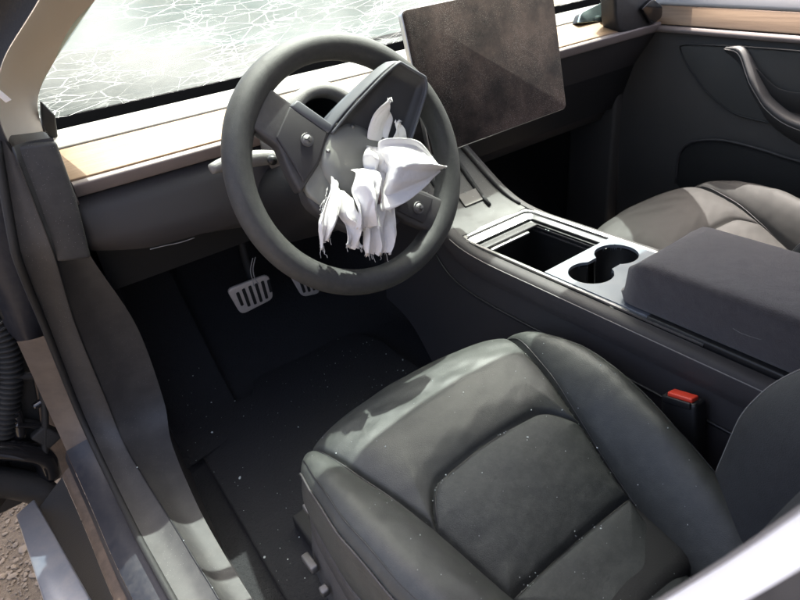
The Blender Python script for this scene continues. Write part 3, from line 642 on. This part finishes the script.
# ------------------------------------------------------------------ seats
XC = -.012
hs = sm([-.05, -.13, -.22, -.30, -.36, -.42, -.50, -.60], [.196, .188, .166, .142, .126, .112, .092, .07])
ho = sm([-.05, -.10, -.16, -.25, -.36, -.45, -.54, -.60], [.222, .226, .236, .244, .238, .222, .196, .18])
zc = sm([-.05, -.10, -.18, -.26, -.32, -.40, -.48, -.60], [.318, .326, .330, .318, .300, .266, .240, .222])
zb = sm([-.05, -.12, -.22, -.32, -.42, -.50, -.60], [.322, .334, .348, .350, .336, .312, .27])
def yarc(xr): return -.274 - .5 * xr ** 2 - .055 * np.clip((np.abs(xr) - .085) / .055, 0, 1.2) ** 2.2
def yseam2(xr): return -.424 - .15 * xr ** 2
RR = .045
def seat_top(a, b):
    """a across [-1,1], b front->rear [0,1]; returns position, distance info"""
    y0 = -.5 * b - .075; taper = 1 - .11 * np.clip((-.22 - y0) / .2, 0, 1) * (a > 0); h = ho(y0) * taper; x = h * a; y = y0 - .75 * x ** 2 * (1 - b)
    s_ = hs(y); o = ho(y) * taper; w_ = np.clip((np.abs(x) - s_) / np.maximum(o - s_, 1e-4), 0, 1)
    z = zc(y) + .010 * np.cos(np.clip(x / s_, -1, 1) * np.pi / 2) * np.exp(-((y + .2) / .12) ** 2)
    z = z + (zb(y) - zc(y)) * np.sin(np.pi * np.clip(w_ * .62, 0, 1)) ** .8
    dside = np.abs(np.abs(x) - s_); inside = np.abs(x) < s_
    d1 = np.where(inside, np.abs(y - yarc(x)) / 1.15, 9.); d2 = np.where(inside, np.abs(y - yseam2(x)), 9.)
    d = np.minimum(np.minimum(dside, d1), d2)
    z = z + .013 * (1 - np.exp(-d / .020)) - .006 * np.exp(-(d / .0035) ** 2)
    dx = h * (1 - np.abs(a)); dy = .5 * b
    qx = np.maximum(0, RR - dx); qy = np.maximum(0, RR * 1.25 - dy) / 1.25; Lq = np.hypot(qx, qy); k = np.where(Lq > RR, RR / np.maximum(Lq, 1e-6), 1.)
    X = x - np.sign(x) * (qx - qx * k); Y = y - (qy - qy * k) * 1.25
    Lc = np.minimum(Lq, RR); z = z - (RR - np.sqrt(np.maximum(RR ** 2 - Lc ** 2, 0))) * .9
    return np.stack([XC + X, Y, z], -1), x, y, s_
def make_seat(name, label, dx, dy, LM, BM, side=-1):
    root = thing(name, (XC + dx, -.3 + dy, 0), label, 'car seat')
    off = np.array([dx, dy, 0])
    na, nb = 261, 261
    aa = np.sin(np.linspace(-1, 1, na) * np.pi / 2) * .35 + np.linspace(-1, 1, na) * .65; bb = np.linspace(0, 1, nb) ** 1.15
    Ag, Bg = np.meshgrid(aa, bb, indexing='ij'); P, x, y, s_ = seat_top(Ag, Bg)
    P[..., 2] += .0016 * vnoise(P, 26, 2) + .0008 * vnoise(P, 60, 6)
    P = P + off
    F = np.array(gridfaces(na, nb)); V = P.reshape(-1, 3)
    fx = x.ravel()[F].mean(1); fy = y.ravel()[F].mean(1); fs = s_.ravel()[F].mean(1)
    reg = np.where(fx < -fs, 0, np.where(fx > fs, 1, np.where(fy > yarc(fx), 2, np.where(fy > yseam2(fx), 3, 4))))
    for r_, nm in enumerate(['side_bolster', 'side_bolster', 'thigh_panel', 'center_panel', 'rear_panel']):
        Fr = F[reg == r_]; u_, inv = np.unique(Fr, return_inverse=True)
        obj(nm, V[u_], inv.reshape(-1, 4), LEATHER_INSERT if (r_ >= 3 and LM is LEATHER) else LM, root)
    # seams and piping
    def at(x_, y_):
        b_ = np.clip((-.075 - y_) / .5, 0, 1); a_ = x_ / (ho(-.5 * b_ - .075) * (1 - .11 * np.clip((.5 * b_ - .145) / .2, 0, 1) * (x_ > 0))); return seat_top(np.array([a_]), np.array([b_]))[0][0] + off
    for sg in (-1, 1):
        tube('seam', [at(sg * hs(y_), y_) + np.array([0, 0, .0005]) for y_ in np.linspace(-.10, -.56, 70)], .0011, PLASTIC_BLACK, root, seg=6)
        pth = np.array([seat_top(np.array([sg * (1 - .004 / .24)]), np.array([b_]))[0][0] + off for b_ in np.linspace(.075, .98, 80)])
        tube('piping', pth + np.array([sg * .0012, 0, .001]), .0016, PLASTIC, root, seg=6)
        pth = np.array([seat_top(np.array([sg * (1 - .015 / .24)]), np.array([b_]))[0][0] + off for b_ in np.linspace(.06, .98, 80)])
        tube('piping', pth + np.array([sg * .0004, 0, .0002]), .0009, PLASTIC_BLACK, root, seg=6)
    xa = np.linspace(-.145, .145, 50); tube('seam', [at(x_, yarc(x_)) + np.array([0, 0, .0005]) for x_ in xa if abs(x_) < hs(yarc(x_))], .0011, PLASTIC_BLACK, root, seg=6)
    tube('seam', [at(x_, yseam2(x_)) + np.array([0, 0, .0005]) for x_ in np.linspace(-.108, .108, 40)], .0011, PLASTIC_BLACK, root, seg=6)
    # front and side walls
    ring = np.vstack([P[0, ::-1], P[1:, 0], P[-1, 1:]]); ring = ring[::3]
    n_ = len(ring); c_ = np.array([XC + dx, -.33 + dy, 0]); Wd = np.zeros((n_, 8, 3))
    for i in range(n_):
        dr = (ring[i] - c_) * np.array([1, 1, 0]); dr /= np.linalg.norm(dr)
        for k in range(8):
            t = k / 7; Wd[i, k] = ring[i] + dr * (.005 * math.sin(math.pi * t)) ; Wd[i, k, 2] = ring[i][2] * (1 - t) + (.245 - .0 * t) * t
    grid('cushion_wall', Wd, LM, root)
    # plastic side shield with the power seat switches
    for sg in (-1, 1):
        rg = np.array([Wd[i_, 7] for i_ in range(n_) if sg * (Wd[i_, 7, 0] - XC - dx) > .12])
        if sg > 0: rg = rg[::-1]
        dr_ = np.gradient(rg, axis=0); nn_ = np.stack([dr_[:, 1], -dr_[:, 0], 0 * dr_[:, 0]], 1); nn_ /= np.linalg.norm(nn_, axis=1)[:, None]
        if (nn_[len(nn_) // 2, 0] * sg) < 0: nn_ = -nn_
        P_ = np.stack([rg + nn_ * o_ + np.array([0, 0, z_]) for o_, z_ in ((-.002, .004), (.0015, .001), (.003, -.004), (.005, -.03), (.0035, -.034), (.006, -.038), (.013, -.08), (.015, -.12), (.008, -.15))], 1)
        sh = autosmooth(grid('side_shield', P_, PLASTIC_GREY, root), 35)
        if sg == side:
            box('seat_switch', np.array([XC + sg * .2535, -.172, .178]) + off, (.012, .034, .013), KNURL, root, bev=.003, rot=Matrix.Rotation(R(-8), 3, 'X'))
            box('seat_switch', np.array([XC + sg * .2585, -.222, .178]) + off, (.012, .013, .013), KNURL, root, bev=.003)
            box('seat_switch', np.array([XC + sg * .218, -.112, .208]) + off, (.010, .020, .010), KNURL, root, bev=.003)
    box('seat_base', np.array([XC, -.33, .15]) + off, (.40, .40, .20), RUBBER, root, bev=.02)
    for sg in (-1, 1):
        box('seat_rail', np.array([XC + sg * .19, -.25, .035]) + off, (.04, .56, .03), RUBBER, root, bev=.005)
    # backrest
    nz_, nx_ = 90, 121; P = np.zeros((nz_, nx_, 3)); zz = np.linspace(.20, .86, nz_)
    hb = sm([.2, .3, .42, .5, .6, .7, .86], [.190, .200, .228, .256, .262, .25, .21]); hi = sm([.2, .4, .6, .86], [.115, .125, .135, .12])
    yb_ = sm([.2, .3, .45, .6, .7, .86], [-.55, -.575, -.612, -.662, -.695, -.75]); bo = sm([.2, .3, .4, .45, .5, .6, .7, .86], [.045, .077, .095, .088, .064, .034, .026, .02])
    for i, z in enumerate(zz):
        for j, a_ in enumerate(np.linspace(-1, 1, nx_)):
            h = hb(z); xr = a_ * h; wv = np.clip((abs(xr) - hi(z)) / (h - hi(z)), 0, 1); d = abs(abs(xr) - hi(z))
            y = yb_(z) + bo(z) * math.sin(math.pi * min(1, wv * .60)) ** .9 + .008 * (1 - math.exp(-d / .02)) - .006 * math.exp(-(d / .004) ** 2)
            ed = max(0, .035 - h * (1 - abs(a_))) / .035; y -= .05 * (1 - math.sqrt(max(0, 1 - ed * ed)))
            P[i, j] = np.array([XC + xr, y, z]) + off
    F = np.array(gridfaces(nz_, nx_)); V = P.reshape(-1, 3); xr = np.abs(V[:, 0] - XC - dx); mid = xr[F].mean(1) < hi(V[:, 2][F].mean(1))
    sx_ = (V[:, 0] - XC - dx)[F].mean(1); zf = V[:, 2][F].mean(1); pale = (sx_ < -.87 * hb(zf)) & (sx_ > -.955 * hb(zf)) & (zf > .36) & (dx == 0); low = (sx_ <= -.955 * hb(zf)) & (dx == 0)  # pale: bolster ridge faces coloured white for their glare
    for sel, nm, mt in ((mid, 'backrest_panel', BM), (~mid & ~pale & ~low, 'backrest_bolster', BM), (low, 'backrest_side_panel', PLASTIC_GREY), (pale, 'backrest_glare_strip', GLARESTRIP)):
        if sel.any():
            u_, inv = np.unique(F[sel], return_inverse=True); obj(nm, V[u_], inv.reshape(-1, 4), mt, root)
    for sg in (-1, 1):
        j = 0 if sg < 0 else nx_ - 1; e_ = P[:, j]
        Wd = np.stack([e_, e_ + np.array([sg * .004, -.04, 0]), e_ + np.array([0, -.09, 0])], 1); grid('backrest_side', Wd, BM, root)
        jj = int(nx_ * (.5 + sg * .435)); tube('backrest_stitching', P[::1, jj] + np.array([0, .0008, 0]), .0008, THREAD, root, seg=5)
        tube('seam', [np.array([XC + sg * hi(z), yb_(z) - .004, z]) + off for z in zz[2:]], .0012, PLASTIC_BLACK, root, seg=6)
    P3 = P[:, ::4].copy(); P3[..., 1] = P3[..., 1].min(axis=1)[:, None] - .06; grid('backrest_shell', P3, PLASTIC, root)
    return root, P
seat1, SB = make_seat('driver_seat', 'black leather driver seat in the foreground, strewn with glass crumbs', 0, 0, LEATHER, LEATHER_BACK)
seat2, _ = make_seat('passenger_seat', 'sunlit dusty grey leather passenger seat beyond the console', .765, .13, LEATHER_PASS, LEATHER_BACK, side=1)
# ------------------------------------------------------------------ seat belt buckle
bk = thing('seat_belt_buckle', (.235, -.42, .2), 'black seat belt buckle with red release button beside the console', 'seat belt buckle')
rot = Matrix.Rotation(R(-14), 3, 'X') @ Matrix.Rotation(R(8), 3, 'Y')
box('buckle_housing', (.224, -.418, .300), (.028, .052, .085), PLASTIC_BLACK, bk, bev=.005, rot=rot)
box('release_button', (.2275, -.4085, .3435), (.017, .036, .007), RED, bk, bev=.002, rot=rot)
box('buckle_slot', (.2145, -.408, .3395), (.004, .040, .010), PLASTIC_BLACK, bk, bev=.001, rot=rot)
tube('buckle_stem', [(.220, -.428, .265), (.215, -.45, .21), (.21, -.47, .15)], .010, RUBBER, bk, seg=8)

# ------------------------------------------------------------------ pedals
ped = thing('brake_pedal', (-.045, .48, .2), 'wide slotted aluminium brake pedal in the dark footwell', 'pedal')
def pedal(root, corners, slots, y_tilt):
    c0 = np.mean(corners, axis=0); eu = np.array(corners[1]) - np.array(corners[0]); eu /= np.linalg.norm(eu)
    ev = np.array(corners[0]) - np.array(corners[3]); ev -= eu * (ev @ eu); ev /= np.linalg.norm(ev); en = np.cross(eu, ev); en = -en if en[1] > 0 else en
    pl = [((np.array(p) - c0) @ eu, (np.array(p) - c0) @ ev) for p in corners]
    ro = rnd(pl, .016, 5); prism('pedal_pad', ro, .008, (c0, eu, ev, en), ALU, root, bev=.0025)
    for (u0, v0, u1, v1) in slots:
        d = np.array([u1 - u0, v1 - v0]); L_ = np.linalg.norm(d); d /= L_; nrm = np.array([-d[1], d[0]]); w_ = .0038
        o_ = [np.array([u0, v0]) + nrm * w_, np.array([u0, v0]) - nrm * w_, np.array([u1, v1]) - nrm * w_, np.array([u1, v1]) + nrm * w_]
        prism('rubber_slot', rnd([tuple(p) for p in o_], .0036, 4), .005, (c0 + en * .0016, eu, ev, en), RUBBER, root, bev=.001, seg=2)
    return c0
c0 = pedal(ped, [(-.100, .478, .290), (.004, .478, .288), (.006, .492, .214), (-.080, .494, .206)], [(-.036, .024, -.030, -.018), (-.021, .028, -.014, -.028), (-.005, .029, .002, -.029), (.011, .029, .017, -.029), (.027, .029, .032, -.026), (.042, .026, .045, -.012)], 0)
tube('pedal_arm', [(-.03, .50, .25), (-.02, .54, .33), (-.01, .56, .45)], .010, RUBBER, ped, seg=10, smoothpath=14)
acc = thing('accelerator_pedal', (.11, .5, .15), 'aluminium accelerator pedal partly hidden behind the wheel rim', 'pedal')
pedal(acc, [(.060, .50, .262), (.125, .50, .262), (.140, .515, .160), (.088, .515, .172)], [(-.018, .03, -.008, -.03), (-.003, .03, .006, -.034), (.012, .03, .020, -.036)], 0)
tube('pedal_arm', [(.10, .515, .22), (.10, .56, .28), (.10, .60, .36)], .009, RUBBER, acc, seg=10, smoothpath=12)
wl = thing('loose_wires', (-.03, .46, .3), 'thin loose wires hanging above the brake pedal', 'wire')
for k, dx in enumerate((0, .006)): tube('wire', [(-.035 + dx, .44, .36), (-.047 + dx, .44, .335), (-.048 + dx, .442, .31), (-.046 + dx * 2, .45, .29)], .0011, M('wire_grey%d' % k, (.3, .3, .3), .4), wl, seg=6, smoothpath=16)

# ------------------------------------------------------------------ passenger door
dr = thing('passenger_door', (1.1, -.05, .05), 'closed passenger door with wood beltline trim and curved armrest', 'car door')
DX = 1.092
def dprism(name, pts, t, x, mat, parent, **k): return prism(name, pts, t, ((x, 0, 0), (0, 1, 0), (0, 0, 1), (-1, 0, 0)), mat, parent, **k)
P = np.zeros((40, 30, 3))
for i, y in enumerate(np.linspace(.47, -.75, 40)):
    for j, t in enumerate(np.linspace(0, 1, 30)):
        z = .648 - .60 * t; P[i, j] = (DX + .004 - .018 * math.sin(math.pi * min(1, t * 1.3)) + .05 * max(0, t - .55) ** 1.3, y, z - .03 * max(0, -y - .0) * (1 - t) * .6)
grid('door_panel', P, DOORPL, dr)
ys_ = np.linspace(.27, -.75, 40)
def sweep(name, prof, mat, yy=ys_, drop=.075):
    P = np.array([[(x_, y_, z_ - drop * (.24 - y_) * .5) for x_, z_ in prof] for y_ in yy]); m = len(prof)
    return autosmooth(obj(name, P.reshape(-1, 3), gridfaces(len(yy), m, False, True) + [tuple(range(m)), tuple(range((len(yy) - 1) * m, len(yy) * m))[::-1]], mat, dr), 40)
WOODD = M('door_wood', (.29, .20, .13), .45, bump=(300, .1), var=(10, .8, (.17, .108, .066), (14, .5, 14)))
sweep('beltline_lip', rnd([(1.076, .656), (1.084, .664), (1.11, .662), (1.11, .646), (1.080, .648)], .004), LIP)
sweep('wood_trim', rnd([(1.084, .666), (1.108, .706), (1.12, .70), (1.12, .660)], .003), WOODD)
sweep('window_sill', rnd([(1.108, .709), (1.125, .742), (1.17, .75), (1.17, .70), (1.12, .700)], .006), PALE)
ins = [(.165, .618), (.150, .589), (.112, .549), (.075, .514), (.010, .478), (-.036, .468), (-.14, .462), (-.40, .455), (-.40, .605), (-.106, .622), (.12, .624)]
ip = spline(ins + [ins[0]], 80)[:-1]
dprism('inset_panel', [tuple(p) for p in ip], .012, DX - .018, M('door_inset', (.052, .052, .050), .8, bump=(1500, .3)), dr, bev=.003)
tube('inset_line', [(DX - .0185, p[0], p[1]) for p in ip], .0022, PLASTIC_BLACK, dr, seg=6, closed=True)
# armrest pull
tp = spline([(.046, .624), (.006, .626), (-.028, .590), (-.062, .548), (-.092, .519), (-.156, .490), (-.30, .478), (-.5, .475)], 60); bt_ = spline([(.050, .606), (.010, .575), (-.02, .533), (-.055, .49), (-.089, .451), (-.174, .413), (-.30, .40), (-.5, .395)], 60)
P = np.zeros((60, 16, 3))
for i in range(60):
    pr = spline([(0, DX - .01), (.02, 1.045), (.10, 1.030), (.35, 1.034), (.7, 1.055), (1., DX - .006)], 16)
    k = min(1, .45 + i / 20)
    for j in range(16):
        t = pr[j, 0]; x_ = DX - (DX - pr[j, 1]) * k; p = tp[i] * (1 - t) + bt_[i] * t; P[i, j] = (x_, p[0], p[1])
grid('armrest_pull', P, M('door_armrest', (.042, .042, .043), .55, bump=(1100, .2)), dr)
tube('armrest_stitching', [P[i, 4] + np.array([-.0008, 0, 0]) for i in range(60)], .0010, THREAD, dr, seg=5)
dprism('pull_recess', [tuple(p) for p in spline([(-.005, .595), (-.03, .568), (-.062, .53), (-.10, .505), (-.16, .496), (-.16, .535), (-.09, .545), (-.04, .58)], 30)], .002, DX - .030, PLASTIC_BLACK, dr, bev=.0006)
# map pocket
pk = spline([(.122, .27), (.126, .33), (.122, .358), (.093, .390), (.012, .407), (-.095, .399), (-.158, .390), (-.40, .37), (-.40, .2), (.05, .2)], 60)
dprism('map_pocket', [tuple(p) for p in pk], .004, DX - .0205, RUBBER, dr, bev=.001)
tube('pocket_edge', [(DX - .022, p[0], p[1]) for p in pk[:44]], .004, PLASTIC, dr, seg=8)
box('kick_trim', (1.075, .40, .26), (.05, .16, .60), DOORPL, dr, bev=.01)

# ------------------------------------------------------------------ open driver door edge, hinge and harness at the left
dd = thing('driver_door', (-.6, .45, 0), 'inner edge of the open driver door with hinge strap and rubber harness boot', 'car door')
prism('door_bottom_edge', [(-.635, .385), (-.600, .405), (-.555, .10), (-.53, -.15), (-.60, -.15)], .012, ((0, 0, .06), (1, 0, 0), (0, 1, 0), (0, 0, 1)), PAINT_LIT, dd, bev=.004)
bp_ = spline([(-.53, .46, .47), (-.517, .46, .40), (-.532, .46, .32), (-.565, .46, .25), (-.60, .46, .19)], 140)
tube('harness_boot', bp_, list(.021 + .0035 * np.sin(np.arange(140) * 1.25)), RUBBER, dd, seg=14)
tube('check_strap', [(-.56, .45, .315), (-.515, .455, .292), (-.488, .46, .268), (-.462, .465, .242)], [.008, .008, .007, .008], RUBBER, dd, seg=10, smoothpath=20)
tube('check_strap', [(-.53, .45, .225), (-.505, .455, .228), (-.480, .46, .236), (-.463, .465, .240)], [.007, .008, .008, .006], GLOSSBLACK, dd, seg=10, smoothpath=20)
ring_profile('hinge_bolt', [(0, .005), (.005, .004), (.0065, 0), (.0065, -.008)], (-.462, .456, .243), (1, 0, 0), (0, 0, 1), (0, -1, 0), KNURL, dd, seg=16)
tube('door_edge_seal', [(-.500, .43, .46), (-.492, .44, .38), (-.495, .45, .30), (-.515, .45, .21), (-.553, .45, .11), (-.585, .44, -.01)], .0065, RUBBER, dd, seg=8, smoothpath=40)
for k, (pp, r_) in enumerate([([(-.66, .44, .30), (-.60, .46, .235), (-.545, .47, .175), (-.52, .48, .13)], .009), ([(-.64, .44, .20), (-.59, .45, .15), (-.56, .46, .10), (-.565, .46, .05)], .022), ([(-.70, .44, .16), (-.64, .45, .10), (-.60, .45, .05), (-.585, .44, .02)], .030), ([(-.63, .45, .33), (-.585, .46, .29), (-.56, .46, .24), (-.575, .46, .17)], .012), ([(-.60, .45, .42), (-.56, .46, .37), (-.555, .46, .31), (-.60, .46, .25)], .006), ([(-.57, .45, .205), (-.535, .46, .17), (-.53, .46, .14), (-.55, .46, .12)], .006)]):
    tube('harness_cable' if r_ < .015 else 'door_frame_rib', pp, r_, GLOSSBLACK if k % 2 else RUBBER, dd, seg=12, smoothpath=26)
prism('door_edge_panel', [(-.56, .52), (-.512, .44), (-.502, .36), (-.503, .29), (-.522, .21), (-.553, .11), (-.588, .0), (-.74, .0), (-.74, .52)], .01, ((0, .485, 0), (1, 0, 0), (0, 0, 1), (0, -1, 0)), RUBBER, dd, bev=.003)
box('hinge_plate', (-.60, .50, .34), (.05, .03, .10), GLOSSBLACK, dd, bev=.008, rot=Matrix.Rotation(R(20), 3, 'Y'))
box('connector_block', (-.535, .455, .150), (.035, .02, .045), RUBBER, dd, bev=.004, rot=Matrix.Rotation(R(-25), 3, 'Y'))
P = np.zeros((30, 20, 3))
for i, t in enumerate(np.linspace(0, 1, 30)):
    for j, s_ in enumerate(np.linspace(0, 1, 20)): P[i, j] = (-.62 - .22 * t, .50 - .25 * t + .02 * math.sin(6 * s_), .75 - .70 * s_)
solid(grid('door_inner_shell', P, PLASTIC_BLACK, dd), .01, 0)
fender = thing('front_fender', (-.62, .75, .2), 'dark dusty front fender edge beside the door hinge', 'fender')
FA = spline([(-.52, .42, .80), (-.50, .42, .688), (-.51, .42, .583), (-.500, .43, .481), (-.505, .44, .400), (-.492, .44, .350)], 40); FB = spline([(-.395, .37, .77), (-.410, .38, .640), (-.430, .39, .514), (-.440, .41, .425), (-.452, .43, .372), (-.480, .44, .344)], 40)
strip('fender_edge', FA, FB, PAINT, .02, False, 12, fender)
strip('fender_edge', FA, FB, PAINT, -.015, False, 12, fender)
ruled('fender_outer', [(-.60, .66, .60), (-.605, .66, .4), (-.60, .66, .1), (-.59, .66, -.12)], [(-.52, 1.9, .50), (-.55, 1.9, .3), (-.55, 1.9, .1), (-.54, 1.9, -.12)], 16, 20, PAINT, fender)
ruled('fender_liner', [(-.66, .72, .50), (-.66, .72, .30), (-.66, .70, .10), (-.66, .66, -.1)], [(-.46, .62, .50), (-.46, .64, .30), (-.47, .64, .12), (-.50, .62, -.1)], 24, 10, TAN, fender)

# ------------------------------------------------------------------ mirror lying on the dash
mir = thing('rear_view_mirror', (.98, .30, .68), 'broken black rear view mirror lying on the right end of the dash', 'mirror')
MH = [(.887, .771), (.900, .705), (.915, .674), (.956, .660), (1.030, .656), (1.055, .668), (1.078, .672), (1.076, .700), (1.045, .74), (1.0, .775)]; MGL = [(.850, .702), (.868, .722), (.965, .735), (.985, .695), (.931, .694)]
FZ = ((0, .232, 0), (1, 0, 0), (0, 0, 1), (0, -1, 0))
prism('mirror_housing', rnd(MH, .012, 5), .045, FZ, MIRBLACK, mir, bev=.010, seg=4)
prism('mirror_cover', rnd([(.985, .715), (1.025, .732), (1.072, .708), (1.074, .682), (1.035, .672)], .01, 4), .012, ((0, .222, 0), (1, 0, 0), (0, 0, 1), (0, -1, 0)), GLOSSBLACK, mir, bev=.004)
MG = rnd(MGL, .006, 4)
prism('mirror_glass', MG, .005, ((0, .055, 0), (1, 0, 0), (0, .35, 1), (0, -1, .35)), MIRRORGLASS, mir, bev=.0015)
prism('mirror_backing', MG, .014, ((0, .0605, -.002), (1, 0, 0), (0, .35, 1), (0, -1, .35)), PLASTIC_BLACK, mir, bev=.003)
tube('mirror_stem', [(.93, .29, .70), (.97, .275, .71), (1.0, .262, .70)], .012, PLASTIC_BLACK, mir, seg=12, smoothpath=12)

# ------------------------------------------------------------------ glass crumbs on everything below the windshield
bpy.context.view_layer.update()
dg = bpy.context.evaluated_depsgraph_get()
def drop(x_, y_, z0):
    hit, loc, nrm, *_ = S.ray_cast(dg, Vector((x_, y_, z0)), Vector((0, 0, -1)))
    return (np.array(loc), nrm.z) if hit else (None, 0)
C_ = []; SZ = []
def crumbs(nn_, x0, x1, y0, y1, z0, smin, smax, zmax=9):
    for _ in range(nn_):
        p, nz_ = drop(rng.uniform(x0, x1), rng.uniform(y0, y1), z0)
        if p is not None and nz_ > .4 and p[2] < zmax and p[2] > -.2: C_.append(p + np.array([0, 0, .0006])); SZ.append(smin * .6 + (smax - smin) * rng.gamma(.7, .55))
crumbs(300, -.34, .24, -.25, .55, .45, .0007, .0017, .2)
crumbs(110, -.22, .22, -.56, -.09, .55, .0005, .0011, .40)
crumbs(120, -.45, -.34, -.25, .35, .40, .0006, .0015, .3)
for _ in range(120):     # crumbs gathered in the seat seams
    k = rng.integers(0, 3)
    if k == 0: x_ = rng.uniform(-.13, .13); y_ = yarc(x_)
    elif k == 1: x_ = rng.uniform(-.1, .1); y_ = yseam2(x_)
    else: y_ = rng.uniform(-.54, -.15); x_ = rng.choice([-1, 1]) * hs(y_)
    if math.sin(x_ * 61) + math.sin(y_ * 83 + 1) < .2: continue
    p, nz_ = drop(XC + x_ + rng.normal(0, .004), y_ + rng.normal(0, .004), .55)
    if p is not None and p[2] < .4: C_.append(p); SZ.append(rng.uniform(.0006, .0013))
crumbs(160, .28, .47, -.10, .36, .58, .0006, .0014)
scatter_blobs('glass_crumbs', C_, SZ, CHIP, 'tiny glass crumbs scattered over floor, sill and seats', cat='broken glass', squash=.9)
